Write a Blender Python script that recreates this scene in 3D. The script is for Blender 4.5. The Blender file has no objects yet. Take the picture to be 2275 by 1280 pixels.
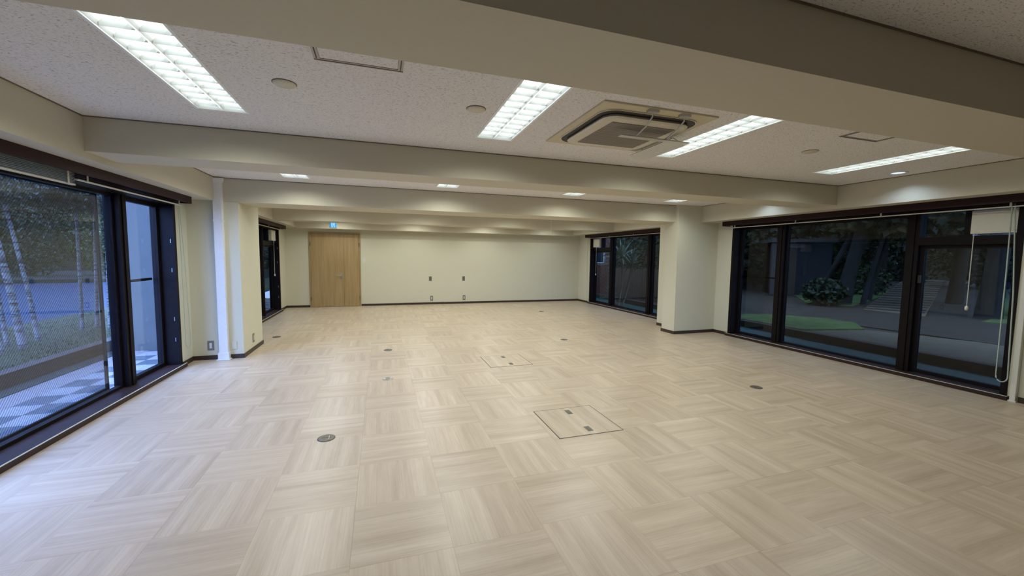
import bpy, math, random
from mathutils import Vector, Matrix
random.seed(7)
R = math.radians
S = bpy.context.scene
COL = S.collection

# ------------------------------------------------------------------ camera
W_PX, F_PX = 2275.0, 896.54
yaw, pit, rol = R(18.0589), R(-4.4711), R(0.6804)
fwd = Vector((math.sin(yaw) * math.cos(pit), math.cos(yaw) * math.cos(pit), math.sin(pit)))
rgt = Vector((math.cos(yaw), -math.sin(yaw), 0))
upv = rgt.cross(fwd)
r2 = math.cos(rol) * rgt + math.sin(rol) * upv
u2 = -math.sin(rol) * rgt + math.cos(rol) * upv
CAM_H = 1.5
cam = bpy.data.cameras.new('camera')
cam.sensor_width = 36.0
cam.lens = F_PX / W_PX * 36.0
cam.clip_start, cam.clip_end = 0.02, 400
camo = bpy.data.objects.new('camera', cam)
COL.objects.link(camo)
m3 = Matrix((r2, u2, -fwd)).transposed()
camo.matrix_world = Matrix.Translation((0, 0, CAM_H)) @ m3.to_4x4()
S.camera = camo

# ------------------------------------------------------------------ world, exposure
wd = bpy.data.worlds.new('dusk_sky')
wd.use_nodes = True
S.world = wd
bg = wd.node_tree.nodes['Background']
bg.inputs[0].default_value = (0.26, 0.42, 0.94, 1)
bg.inputs[1].default_value = 15.0
S.view_settings.view_transform = 'Standard'
S.view_settings.look = 'None'
S.view_settings.exposure = 0.0
S.view_settings.gamma = 1.0
S.view_settings.use_curve_mapping = False
TUBE_STRENGTH = 6.5
LAMP_W = 13.8                  # each of the four lamp points under a louvre

# ------------------------------------------------------------------ dimensions
ZC = 2.535                     # ceiling boards
ZP = 2.217                     # underside of the window beams
XL, XR = -2.5, 6.5             # side walls
FL, FR = -2.15, 6.07           # faces of the window beams
YB, YN = 12.55, -6.0           # far wall, wall behind the camera
BEAMS = [(1.27, 1.72, 2.268), (4.03, 4.44, 2.268), (6.62, 7.28, 2.215), (9.72, 10.12, 2.22), (12.15, YB, 2.20)]

# ------------------------------------------------------------------ materials
MATS = {}
def new_mat(name):
    m = bpy.data.materials.new(name)
    m.use_nodes = True
    MATS[name] = m
    nt = m.node_tree
    return m, nt, nt.nodes['Principled BSDF']
def N(nt, t, **k):
    n = nt.nodes.new(t)
    for a, b in k.items(): setattr(n, a, b)
    return n
def L(nt, a, b): nt.links.new(a, b)
def ramp(nt, fac, stops):
    r = N(nt, 'ShaderNodeValToRGB')
    e = r.color_ramp.elements
    while len(e) < len(stops): e.new(0.5)
    for i, (p, c) in enumerate(stops):
        e[i].position = p
        e[i].color = (*c, 1) if len(c) == 3 else c
    L(nt, fac, r.inputs[0])
    return r.outputs[0]
def coords(nt, scale=(1, 1, 1), kind='Object'):
    tc = N(nt, 'ShaderNodeTexCoord')
    mp = N(nt, 'ShaderNodeMapping')
    mp.inputs['Scale'].default_value = scale
    L(nt, tc.outputs[kind], mp.inputs[0])
    return mp.outputs[0]
def noise(nt, vec, scale, detail=3.0, rough=0.5):
    n = N(nt, 'ShaderNodeTexNoise')
    n.inputs['Scale'].default_value = scale
    n.inputs['Detail'].default_value = detail
    n.inputs['Roughness'].default_value = rough
    L(nt, vec, n.inputs['Vector'])
    return n.outputs['Fac']
def bump(nt, bsdf, h, strength=0.2, dist=0.005):
    b = N(nt, 'ShaderNodeBump')
    b.inputs['Strength'].default_value = strength
    b.inputs['Distance'].default_value = dist
    L(nt, h, b.inputs['Height'])
    L(nt, b.outputs[0], bsdf.inputs['Normal'])
def simple(name, col, rough=0.5, metal=0.0, var=0.06, nscale=25.0, bmp=0.0, spec=0.5):
    m, nt, b = new_mat(name)
    v = coords(nt)
    f = noise(nt, v, nscale)
    lo = tuple(c * (1 - var) for c in col); hi = tuple(min(1, c * (1 + var)) for c in col)
    L(nt, ramp(nt, f, [(0.3, lo), (0.7, hi)]), b.inputs['Base Color'])
    b.inputs['Roughness'].default_value = rough
    b.inputs['Metallic'].default_value = metal
    b.inputs['Specular IOR Level'].default_value = spec
    if bmp: bump(nt, b, f, bmp, 0.002)
    return m
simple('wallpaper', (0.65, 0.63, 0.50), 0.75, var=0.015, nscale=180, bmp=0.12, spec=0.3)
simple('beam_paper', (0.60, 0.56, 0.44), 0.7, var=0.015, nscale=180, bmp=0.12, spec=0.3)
simple('bronze', (0.007, 0.0045, 0.006), 0.5, 0.0, var=0.2, spec=0.15)
simple('bronze_sill', (0.034, 0.019, 0.019), 0.5, 0.0, var=0.25, nscale=12, spec=0.25)
simple('valance_brown', (0.026, 0.010, 0.012), 0.5, var=0.15, spec=0.2)
simple('baseboard_brown', (0.040, 0.025, 0.018), 0.5, var=0.15)
simple('trim_brown', (0.16, 0.125, 0.09), 0.6, var=0.1)
simple('white_paint', (0.78, 0.79, 0.80), 0.45, var=0.02)
simple('fixture_white', (0.90, 0.93, 0.92), 0.35, var=0.01)
simple('white_plastic', (0.74, 0.73, 0.68), 0.4, var=0.02)
simple('cream_plastic', (0.62, 0.59, 0.46), 0.5, var=0.03)
simple('ac_cream', (0.66, 0.62, 0.50), 0.5, var=0.03)
simple('ac_plate_cream', (0.62, 0.55, 0.38), 0.6, var=0.03)
simple('ac_grille_grey', (0.30, 0.27, 0.23), 0.6, var=0.05)
simple('ac_bar', (0.42, 0.385, 0.32), 0.6, var=0.05)
simple('black_gap', (0.012, 0.011, 0.012), 0.5, var=0.1)
simple('clear_plastic', (0.60, 0.58, 0.52), 0.25, var=0.03)
simple('steel', (0.45, 0.44, 0.42), 0.35, 0.8, var=0.08)
simple('lid_grey', (0.16, 0.145, 0.12), 0.45, 0.5, var=0.2, nscale=60)
simple('lid_blue_steel', (0.16, 0.25, 0.30), 0.2, 0.8, var=0.2, nscale=60)
simple('plate_grey', (0.22, 0.22, 0.20), 0.45, 0.3, var=0.06)
simple('handle_grey', (0.14, 0.13, 0.10), 0.5, 0.2, var=0.1)
simple('blind_green', (0.42, 0.45, 0.38), 0.5, var=0.04)
simple('cord_green', (0.45, 0.55, 0.50), 0.6, var=0.04)
simple('cord_white', (0.62, 0.62, 0.52), 0.6, var=0.04)
simple('vent_white', (0.70, 0.68, 0.58), 0.5, var=0.02)
simple('groove_dark', (0.05, 0.042, 0.03), 0.6, var=0.1)
simple('subfloor', (0.40, 0.32, 0.235), 0.8, var=0.1)
simple('access_alu', (0.42, 0.40, 0.36), 0.45, 0.3, var=0.05)
simple('kerb_concrete', (0.075, 0.056, 0.047), 0.85, var=0.2, nscale=9, bmp=0.3)
simple('gutter_green', (0.045, 0.055, 0.05), 0.8, var=0.2, nscale=9)
simple('tile_pink', (0.27, 0.235, 0.235), 0.7, var=0.06, nscale=14)
simple('tile_pale', (0.31, 0.30, 0.31), 0.7, var=0.06, nscale=14)
simple('tile_slate', (0.085, 0.10, 0.115), 0.7, var=0.12, nscale=14)
simple('soil', (0.05, 0.042, 0.028), 0.95, var=0.35, nscale=3)
simple('gravel_pale', (0.165, 0.14, 0.085), 0.9, var=0.2, nscale=6)
simple('gravel_shadow', (0.055, 0.043, 0.027), 0.9, var=0.2, nscale=6)
simple('gravel_warm', (0.17, 0.135, 0.08), 0.9, var=0.2, nscale=6)
simple('asphalt', (0.046, 0.036, 0.023), 0.9, var=0.25, nscale=5)
simple('verge_green', (0.10, 0.16, 0.035), 0.95, var=0.35, nscale=4)
simple('lawn', (0.040, 0.050, 0.018), 0.95, var=0.35, nscale=4)
simple('blade_green', (0.034, 0.048, 0.018), 0.8, var=0.3, nscale=2)
simple('balcony_paint', (0.04, 0.125, 0.11), 0.6, var=0.2, nscale=3)
simple('lake_water', (0.030, 0.043, 0.068), 0.6, var=0.08, nscale=0.3, spec=0.1)
simple('bark_dark', (0.016, 0.013, 0.010), 0.9, var=0.4, nscale=8)
simple('leaf_dark', (0.026, 0.034, 0.010), 0.6, var=0.45, nscale=1.7)
simple('leaf_mid', (0.040, 0.056, 0.016), 0.6, var=0.45, nscale=1.7)
simple('leaf_birch', (0.060, 0.078, 0.052), 0.6, var=0.45, nscale=1.7)
simple('leaf_yucca', (0.16, 0.24, 0.17), 0.4, var=0.35, nscale=3)
simple('yucca_bark', (0.34, 0.28, 0.22), 0.9, var=0.3, nscale=12)
simple('fence_wood', (0.14, 0.09, 0.06), 0.85, var=0.3, nscale=5)
simple('shed_navy', (0.010, 0.010, 0.014), 0.6, var=0.2, nscale=3)
simple('shed_grey', (0.07, 0.065, 0.065), 0.8, var=0.2, nscale=3)
simple('outer_render', (0.07, 0.068, 0.06), 0.9, var=0.1, nscale=3)
simple('outer_pale', (0.105, 0.11, 0.105), 0.9, var=0.06, nscale=3)
simple('hill_wood', (0.010, 0.0125, 0.005), 0.95, var=0.5, nscale=0.6)
simple('brick_red', (0.20, 0.085, 0.065), 0.85, var=0.25, nscale=7)
simple('mortar_grey', (0.26, 0.24, 0.22), 0.9, var=0.1)
simple('leaf_lily', (0.10, 0.2, 0.1), 0.6, var=0.3, nscale=3)

def emit_mat(name, col, strength):
    m, nt, b = new_mat(name)
    nt.nodes.remove(b)
    e = N(nt, 'ShaderNodeEmission')
    e.inputs[0].default_value = (*col, 1)
    e.inputs[1].default_value = strength
    L(nt, e.outputs[0], nt.nodes['Material Output'].inputs[0])
    return m
emit_mat('tube_glow', (0.93, 1.0, 0.99), TUBE_STRENGTH)
emit_mat('downlight_glow', (0.50, 0.68, 1.0), 6.0)
emit_mat('exit_blue', (0.03, 0.33, 0.75), 1.1)
emit_mat('exit_white', (0.55, 0.85, 1.0), 1.1)

def glass_mat(name, tint, boost=1.0):
    m, nt, b = new_mat(name)
    nt.nodes.remove(b)
    ge = N(nt, 'ShaderNodeNewGeometry')
    dt = N(nt, 'ShaderNodeVectorMath', operation='DOT_PRODUCT'); L(nt, ge.outputs['Incoming'], dt.inputs[0]); L(nt, ge.outputs['Normal'], dt.inputs[1])
    ab = N(nt, 'ShaderNodeMath', operation='ABSOLUTE'); L(nt, dt.outputs['Value'], ab.inputs[0])
    om = N(nt, 'ShaderNodeMath', operation='SUBTRACT'); om.inputs[0].default_value = 1.0; L(nt, ab.outputs[0], om.inputs[1])
    pw = N(nt, 'ShaderNodeMath', operation='POWER'); pw.inputs[1].default_value = 5.0; L(nt, om.outputs[0], pw.inputs[0])
    mu = N(nt, 'ShaderNodeMath', operation='MULTIPLY_ADD'); mu.inputs[1].default_value = 0.96 * boost; mu.inputs[2].default_value = 0.04 * boost; mu.use_clamp = True
    L(nt, pw.outputs[0], mu.inputs[0])
    t = N(nt, 'ShaderNodeBsdfTransparent'); t.inputs[0].default_value = (*tint, 1)
    g = N(nt, 'ShaderNodeBsdfGlossy'); g.inputs['Roughness'].default_value = 0.015
    mx = N(nt, 'ShaderNodeMixShader')
    L(nt, mu.outputs[0], mx.inputs[0]); L(nt, t.outputs[0], mx.inputs[1]); L(nt, g.outputs[0], mx.inputs[2])
    L(nt, mx.outputs[0], nt.nodes['Material Output'].inputs[0])
    return m
glass_mat('clear_glass', (0.90, 0.93, 0.95))
glass_mat('dimmed_glass', (0.37, 0.37, 0.325), 0.7)  # tint added to dim the outside view and incoming daylight

# insect screen: woven mesh, partly see-through
def screen_mat():
    m, nt, b = new_mat('screen_mesh')
    nt.nodes.remove(b)
    v = coords(nt)
    w = N(nt, 'ShaderNodeTexWave'); w.wave_type = 'BANDS'; w.bands_direction = 'DIAGONAL'
    w.inputs['Scale'].default_value = 23.0
    w.inputs['Distortion'].default_value = 0.4
    mp = N(nt, 'ShaderNodeMapping'); mp.inputs['Scale'].default_value = (0, 1, -0.8)
    tc = N(nt, 'ShaderNodeTexCoord'); L(nt, tc.outputs['Object'], mp.inputs[0]); L(nt, mp.outputs[0], w.inputs['Vector'])
    fac = ramp(nt, w.outputs['Fac'], [(0.25, (0.24, 0.24, 0.24)), (0.75, (0.47, 0.47, 0.47))])
    t = N(nt, 'ShaderNodeBsdfTransparent'); t.inputs[0].default_value = (1, 1, 1, 1)
    d = N(nt, 'ShaderNodeBsdfDiffuse'); d.inputs[0].default_value = (0.022, 0.026, 0.032, 1)
    mx = N(nt, 'ShaderNodeMixShader')
    L(nt, fac, mx.inputs[0]); L(nt, t.outputs[0], mx.inputs[1]); L(nt, d.outputs[0], mx.inputs[2])
    L(nt, mx.outputs[0], nt.nodes['Material Output'].inputs[0])
screen_mat()

# acoustic ceiling board with pitted fissures
def ceiling_mat():
    m, nt, b = new_mat('acoustic_board')
    v = coords(nt, (1, 1, 1))
    wv = N(nt, 'ShaderNodeTexNoise'); wv.inputs['Scale'].default_value = 9.0; L(nt, v, wv.inputs['Vector'])
    mp = N(nt, 'ShaderNodeMapping'); mp.inputs['Scale'].default_value = (64, 150, 1)
    L(nt, v, mp.inputs[0])
    ad = N(nt, 'ShaderNodeVectorMath', operation='ADD'); L(nt, mp.outputs[0], ad.inputs[0])
    sc = N(nt, 'ShaderNodeVectorMath', operation='SCALE'); sc.inputs['Scale'].default_value = 6.0
    L(nt, wv.outputs['Color'], sc.inputs[0]); L(nt, sc.outputs[0], ad.inputs[1])
    f = noise(nt, ad.outputs[0], 1.0, 2.0, 0.6)
    L(nt, ramp(nt, f, [(0.32, (0.42, 0.40, 0.385)), (0.43, (0.80, 0.78, 0.755)), (1.0, (0.85, 0.83, 0.805))]), b.inputs['Base Color'])
    b.inputs['Roughness'].default_value = 0.95
    b.inputs['Specular IOR Level'].default_value = 0.1
    bump(nt, b, f, 0.25, 0.004)
ceiling_mat()

# wood-print vinyl tile, grain along local U, shifted from tile to tile
def floor_mat():
    m, nt, b = new_mat('wood_print_tile')
    uv = N(nt, 'ShaderNodeUVMap'); uv.uv_map = 'grain'
    oi = N(nt, 'ShaderNodeObjectInfo')
    at = N(nt, 'ShaderNodeAttribute'); at.attribute_name = 'tone'
    sm = N(nt, 'ShaderNodeMath', operation='ADD'); L(nt, oi.outputs['Random'], sm.inputs[0]); L(nt, at.outputs['Fac'], sm.inputs[1])
    fr = N(nt, 'ShaderNodeMath', operation='FRACT'); L(nt, sm.outputs[0], fr.inputs[0])
    of = N(nt, 'ShaderNodeCombineXYZ')
    k1 = N(nt, 'ShaderNodeMath', operation='MULTIPLY'); k1.inputs[1].default_value = 71.3; L(nt, fr.outputs[0], k1.inputs[0])
    k2 = N(nt, 'ShaderNodeMath', operation='MULTIPLY'); k2.inputs[1].default_value = 37.7; L(nt, fr.outputs[0], k2.inputs[0])
    L(nt, k1.outputs[0], of.inputs[0]); L(nt, k2.outputs[0], of.inputs[1])
    ad = N(nt, 'ShaderNodeVectorMath', operation='ADD'); L(nt, uv.outputs[0], ad.inputs[0]); L(nt, of.outputs[0], ad.inputs[1])
    def str_noise(sx, sy, det):
        mp = N(nt, 'ShaderNodeMapping'); mp.inputs['Scale'].default_value = (sx, sy, 1)
        L(nt, ad.outputs[0], mp.inputs[0])
        return noise(nt, mp.outputs[0], 1.0, det, 0.6)
    a = str_noise(0.5, 11.0, 1.5)        # broad streaks
    c = str_noise(2.2, 95.0, 3.0)        # fine grain
    d = str_noise(5.0, 22.0, 2.0)
    base = ramp(nt, a, [(0.28, (0.49, 0.39, 0.285)), (0.5, (0.575, 0.47, 0.355)), (0.72, (0.64, 0.535, 0.415))])
    fine = ramp(nt, c, [(0.33, (0.91, 0.90, 0.885)), (0.62, (1.03, 1.03, 1.03))])
    mid = ramp(nt, d, [(0.3, (0.95, 0.94, 0.93)), (0.7, (1.03, 1.03, 1.03))])
    tone = N(nt, 'ShaderNodeMapRange'); tone.inputs['To Min'].default_value = 0.95; tone.inputs['To Max'].default_value = 1.05
    L(nt, fr.outputs[0], tone.inputs[0])
    m1 = N(nt, 'ShaderNodeMix', data_type='RGBA', blend_type='MULTIPLY'); m1.inputs[0].default_value = 1.0
    L(nt, base, m1.inputs[6]); L(nt, fine, m1.inputs[7])
    m2 = N(nt, 'ShaderNodeMix', data_type='RGBA', blend_type='MULTIPLY'); m2.inputs[0].default_value = 1.0
    L(nt, m1.outputs[2], m2.inputs[6]); L(nt, mid, m2.inputs[7])
    m3_ = N(nt, 'ShaderNodeVectorMath', operation='SCALE'); L(nt, m2.outputs[2], m3_.inputs[0]); L(nt, tone.outputs[0], m3_.inputs['Scale'])
    L(nt, m3_.outputs[0], b.inputs['Base Color'])
    b.inputs['Roughness'].default_value = 0.36
    b.inputs['Specular IOR Level'].default_value = 0.5
    bump(nt, b, c, 0.08, 0.001)
floor_mat()

def door_mat():
    m, nt, b = new_mat('door_wood')
    v = coords(nt, (22, 22, 1.1))
    f = noise(nt, v, 1.0, 4.0, 0.6)
    L(nt, ramp(nt, f, [(0.3, (0.325, 0.22, 0.095)), (0.7, (0.44, 0.31, 0.15))]), b.inputs['Base Color'])
    b.inputs['Roughness'].default_value = 0.5
door_mat()
def birch_mat():
    m, nt, b = new_mat('birch_bark')
    v = coords(nt, (4, 4, 26))
    f = noise(nt, v, 1.0, 3.0, 0.65)
    L(nt, ramp(nt, f, [(0.40, (0.02, 0.02, 0.02)), (0.52, (0.20, 0.20, 0.20)), (0.8, (0.27, 0.27, 0.27))]), b.inputs['Base Color'])
    b.inputs['Roughness'].default_value = 0.8
birch_mat()

# ------------------------------------------------------------------ mesh helpers
class MB:
    def __init__(s): s.v, s.f = [], []
    def box(s, a, b):
        x0, x1 = sorted((a[0], b[0])); y0, y1 = sorted((a[1], b[1])); z0, z1 = sorted((a[2], b[2]))
        n = len(s.v)
        s.v += [(x0, y0, z0), (x1, y0, z0), (x1, y1, z0), (x0, y1, z0), (x0, y0, z1), (x1, y0, z1), (x1, y1, z1), (x0, y1, z1)]
        s.f += [tuple(n + i for i in q) for q in ((3, 2, 1, 0), (4, 5, 6, 7), (0, 1, 5, 4), (1, 2, 6, 5), (2, 3, 7, 6), (3, 0, 4, 7))]
        return s
    def poly(s, pts):
        n = len(s.v); s.v += [tuple(p) for p in pts]; s.f.append(tuple(range(n, n + len(pts)))); return s
    def prism(s, pts, vec):
        """pts: planar loop, extruded by vec"""
        n = len(s.v); k = len(pts); vec = Vector(vec)
        s.v += [tuple(p) for p in pts] + [tuple(Vector(p) + vec) for p in pts]
        s.f.append(tuple(range(n + k - 1, n - 1, -1))); s.f.append(tuple(range(n + k, n + 2 * k)))
        for i in range(k):
            j = (i + 1) % k
            s.f.append((n + i, n + j, n + k + j, n + k + i))
        return s
    def tube(s, path, rad, n=8, cap=True):
        P = [Vector(p) for p in path]
        rr = rad if isinstance(rad, (list, tuple)) else [rad] * len(P)
        base = len(s.v)
        for i, p in enumerate(P):
            t = (P[min(i + 1, len(P) - 1)] - P[max(i - 1, 0)]).normalized()
            ref = Vector((0, 0, 1)) if abs(t.z) < 0.9 else Vector((0, 1, 0))
            a = t.cross(ref).normalized(); b = t.cross(a)
            for k in range(n):
                w = 2 * math.pi * k / n
                s.v.append(tuple(p + (a * math.cos(w) + b * math.sin(w)) * rr[i]))
        for i in range(len(P) - 1):
            for k in range(n):
                q = (k + 1) % n
                s.f.append((base + i * n + k, base + i * n + q, base + (i + 1) * n + q, base + (i + 1) * n + k))
        if cap:
            s.f.append(tuple(base + k for k in range(n)))
            e = base + (len(P) - 1) * n
            s.f.append(tuple(e + k for k in range(n - 1, -1, -1)))
        return s
    def lathe(s, prof, n=24, c=(0, 0, 0), cap=True):
        """prof: (r, z) list around the z axis through c"""
        base = len(s.v)
        for r, z in prof:
            for k in range(n):
                w = 2 * math.pi * k / n
                s.v.append((c[0] + r * math.cos(w), c[1] + r * math.sin(w), c[2] + z))
        for i in range(len(prof) - 1):
            for k in range(n):
                q = (k + 1) % n
                s.f.append((base + i * n + k, base + i * n + q, base + (i + 1) * n + q, base + (i + 1) * n + k))
        if cap:
            s.f.append(tuple(base + k for k in range(n - 1, -1, -1)))
            e = base + (len(prof) - 1) * n
            s.f.append(tuple(e + k for k in range(n)))
        return s
    def mesh(s, name, mat=None):
        me = bpy.data.meshes.new(name)
        me.from_pydata(s.v, [], s.f)
        if mat: me.materials.append(MATS[mat])
        me.update()
        return me
    def build(s, name, mat, parent=None, smooth=False, bevel=0.0):
        me = s.mesh(name, mat)
        if smooth:
            for p in me.polygons: p.use_smooth = True
        o = link(name, me, parent)
        if bevel:
            md = o.modifiers.new('bevel', 'BEVEL'); md.width = bevel; md.segments = 2; md.limit_method = 'ANGLE'
        return o
def link(name, data, parent=None):
    o = bpy.data.objects.new(name, data); COL.objects.link(o)
    if parent: o.parent = parent
    return o
def tag(o, label=None, cat=None, group=None, kind=None):
    if label: o['label'] = label
    if cat: o['category'] = cat
    if group: o['group'] = group
    if kind: o['kind'] = kind
    return o
def empty(name, loc, rz=0.0):
    o = link(name, None); o.location = loc; o.rotation_euler = (0, 0, rz); o.empty_display_size = 0.05
    return o
def thing(name, label, cat, loc, rz=0.0, group=None):
    return tag(empty(name, loc, rz), label, cat, group)
def copy_tree(o, parent=None):
    c = o.copy(); COL.objects.link(c); c.parent = parent
    for ch in list(o.children): copy_tree(ch, c)
    return c
def struct(name, mb, mat, label=None):
    return tag(mb.build(name, mat), label, kind='structure')

# ------------------------------------------------------------------ windows data (y ranges of the openings)
ZS, ZH = 0.045, 2.150
WINS = {  # n: (side, y0, y1, mullions, vent end)
    1: ('left', 2.55, 6.30, (3.56, 5.41), None),
    2: ('right', 2.42, 6.17, (3.42, 5.25), 'near'),
    3: ('left', 8.10, 11.88, (8.98, 10.75), 'far'),
    4: ('right', 8.00, 11.76, (8.86, 10.68), 'far'),
    5: ('left', -3.05, 0.70, (-2.04, -0.19), None),
}
# ------------------------------------------------------------------ shell
def side_wall(side, openings):
    x0, x1 = (XL - 0.25, XL) if side == 'left' else (XR, XR + 0.25)
    m = MB(); y = YN
    for a, b in sorted(openings):
        m.box((x0, y, -0.3), (x1, a, ZC + 0.4))
        m.box((x0, a, -0.3), (x1, b, 0.0))
        m.box((x0, a, ZH), (x1, b, ZC + 0.4))
        y = b
    m.box((x0, y, -0.3), (x1, YB + 0.2, ZC + 0.4))
    return struct('wall_' + side, m, 'wallpaper', f'pale cream papered {side} wall with large dark framed windows')
side_wall('left', [(w[1], w[2]) for w in WINS.values() if w[0] == 'left'])
side_wall('right', [(w[1], w[2]) for w in WINS.values() if w[0] == 'right'])
struct('wall_back', MB().box((XL, YB, -0.3), (XR, YB + 0.2, ZC + 0.4)), 'wallpaper', 'pale cream papered far wall with wooden double door')
struct('wall_near', MB().box((XL, YN - 0.2, -0.3), (XR, YN, ZC + 0.4)), 'wallpaper', 'pale cream wall behind the viewer')
struct('wall_pier_left', MB().box((XL, 6.63, 0), (-1.885, 7.60, ZC)), 'wallpaper', 'cream pier projecting from the left wall between the windows')
struct('wall_pier_right', MB().box((5.515, 6.53, 0), (XR, 6.90, ZC)).box((5.90, 6.90, 0), (XR, 7.55, ZC)), 'wallpaper', 'cream stepped pier projecting from the right wall between the windows')
struct('wall_roof_slab', MB().box((XL - 0.25, YN - 0.2, ZC + 0.25), (XR + 0.25, YB + 0.2, ZC + 0.6)), 'outer_render', 'concrete slab above the ceiling')

BEAM_NAMES = ['nearest deep cream beam crossing the ceiling overhead', 'second cream beam crossing the ceiling beyond the big lights', 'cream beam spanning between the two piers', 'cream beam beyond the piers', 'cream beam along the top of the far wall']
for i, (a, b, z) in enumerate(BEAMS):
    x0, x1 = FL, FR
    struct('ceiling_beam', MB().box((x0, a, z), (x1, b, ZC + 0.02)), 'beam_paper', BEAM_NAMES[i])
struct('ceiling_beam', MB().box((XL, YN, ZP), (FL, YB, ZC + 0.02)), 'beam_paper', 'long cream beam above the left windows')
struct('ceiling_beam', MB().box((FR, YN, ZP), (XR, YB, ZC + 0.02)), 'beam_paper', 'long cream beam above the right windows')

# ------------------------------------------------------------------ ceiling with openings for the recessed fittings
LIGHT_W, LIGHT_L = 0.31, 1.26
LIGHTS = [(-1.075, 2.90, 0), (0.965, 2.90, 0), (2.70, 2.90, 0), (5.03, 2.90, 0)]
LIGHTS += [(x, 5.60, 1) for x in (-1.065, 0.965, 3.03, 5.06)]
LIGHTS += [(x, 8.55, 2) for x in (-1.065, 0.965, 3.03, 5.06)]
LIGHTS += [(x, 11.12, 3) for x in (-1.065, 0.965, 3.03, 5.06)]
DOWN = [(5.80, 3.20), (5.80, 5.05)]
def ceiling():
    bays = []
    ys = [YN] + [c for b in BEAMS for c in b[:2]]
    for i in range(0, len(ys) - 1, 2): bays.append((ys[i], ys[i + 1]))
    holes = [(x - LIGHT_W / 2, x + LIGHT_W / 2, y - LIGHT_L / 2, y + LIGHT_L / 2) for x, y, _ in LIGHTS]
    holes += [(x - 0.072, x + 0.072, y - 0.072, y + 0.072) for x, y in DOWN]
    m = MB()
    for a, b in bays:
        hs = [h for h in holes if h[2] >= a - 0.01 and h[3] <= b + 0.01]
        xs = sorted({FL, FR, *[h[0] for h in hs], *[h[1] for h in hs]})
        yy = sorted({a, b, *[h[2] for h in hs], *[h[3] for h in hs]})
        for i in range(len(xs) - 1):
            for j in range(len(yy) - 1):
                cx, cy = (xs[i] + xs[i + 1]) / 2, (yy[j] + yy[j + 1]) / 2
                if any(h[0] < cx < h[1] and h[2] < cy < h[3] for h in hs): continue
                m.poly([(xs[i], yy[j], ZC), (xs[i], yy[j + 1], ZC), (xs[i + 1], yy[j + 1], ZC), (xs[i + 1], yy[j], ZC)])
    struct('ceiling', m, 'acoustic_board', 'speckled off-white acoustic board ceiling in bays between the beams')
ceiling()
# dark edge strips where boards meet beams
def trims():
    t = 0.007
    runs = []
    ys = [YN] + [c for b in BEAMS for c in b[:2]]
    for i in range(0, len(ys) - 1, 2):
        a, b = ys[i], ys[i + 1]
        runs += [((FL, a, ZC - t), (FL + t, b, ZC)), ((FR - t, a, ZC - t), (FR, b, ZC)), ((FL + t, b - t, ZC - t), (FR - t, b, ZC))]
        if i: runs.append(((FL + t, a, ZC - t), (FR - t, a + t, ZC)))
    for k, (p, q) in enumerate(runs):
        struct(f'trim_{k + 1}', MB().box(p, q), 'trim_brown')
trims()

# ------------------------------------------------------------------ floor: half-metre tiles in columns
def cam_px_area(x0, x1, y0, y1):
    cx, cy = (x0 + x1) / 2, (y0 + y1) / 2
    d = Vector((cx, cy, -CAM_H))
    z = d.dot(fwd)
    if z < 0.5: return 0
    px = 1137.5 + F_PX * d.dot(r2) / z; py = 640 - F_PX * d.dot(u2) / z
    if not (-120 < px < 2395 and -100 < py < 1400): return 0
    return (x1 - x0) * (y1 - y0) * F_PX ** 2 * CAM_H / z ** 3
def build_floor():
    fl = struct('floor', MB().box((XL, YN, -0.3), (XR, YB, -0.0035)), 'subfloor', 'pale wood-print vinyl tile floor laid basket-weave')
    G = 0.5; g = 0.0003; th = 0.0033
    tiles = []
    rng = random.Random(3)
    ci = 0
    x = -2.66
    while x < XR:
        off = rng.uniform(-0.02, 0.02)
        x0, x1 = max(x, XL), min(x + G, XR)
        rj = 0
        y = -6.02 + off
        while y < YB:
            y0, y1 = max(y, YN), min(y + G, YB)
            if x1 - x0 > 0.02 and y1 - y0 > 0.02:
                tiles.append((x0, x1, y0, y1, (ci + rj) % 2, ci, rj))
            y += G; rj += 1
        x += G; ci += 1
    tiles.sort(key=lambda t: -cam_px_area(*t[:4]))
    cache = {}
    def tmesh(w, h, o):
        key = (round(w, 3), round(h, 3), o)
        if key not in cache:
            m = MB().box((-w / 2 + g, -h / 2 + g, -th), (w / 2 - g, h / 2 - g, 0))
            me = m.mesh('floor_tile', 'wood_print_tile')
            uv = me.uv_layers.new(name='grain')
            for lp in me.loops:
                c = me.vertices[lp.vertex_index].co
                uv.data[lp.index].uv = (c.x, c.y) if o else (c.y, c.x)
            cache[key] = me
        return cache[key]
    for t in tiles[:300]:
        x0, x1, y0, y1, o = t[:5]
        ob = link('floor_tile', tmesh(x1 - x0, y1 - y0, o), fl)
        ob.location = ((x0 + x1) / 2, (y0 + y1) / 2, 0)
    m = MB(); uvs = []; tones = []
    for t in tiles[300:]:
        x0, x1, y0, y1, o = t[:5]
        cx, cy = (x0 + x1) / 2, (y0 + y1) / 2
        n0 = len(m.v)
        m.box((x0 + g, y0 + g, -th), (x1 - g, y1 - g, 0))
        tn = rng.random()
        for v in m.v[n0:]:
            uvs.append((v[0] - cx, v[1] - cy) if o else (v[1] - cy, v[0] - cx)); tones.append(tn)
    me = m.mesh('floor_tile_rest', 'wood_print_tile')
    uv = me.uv_layers.new(name='grain')
    for lp in me.loops: uv.data[lp.index].uv = uvs[lp.vertex_index]
    at = me.attributes.new('tone', 'FLOAT', 'POINT')
    at.data.foreach_set('value', tones)
    tag(link('far_floor_tile', me, fl), kind='stuff')
build_floor()

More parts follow.
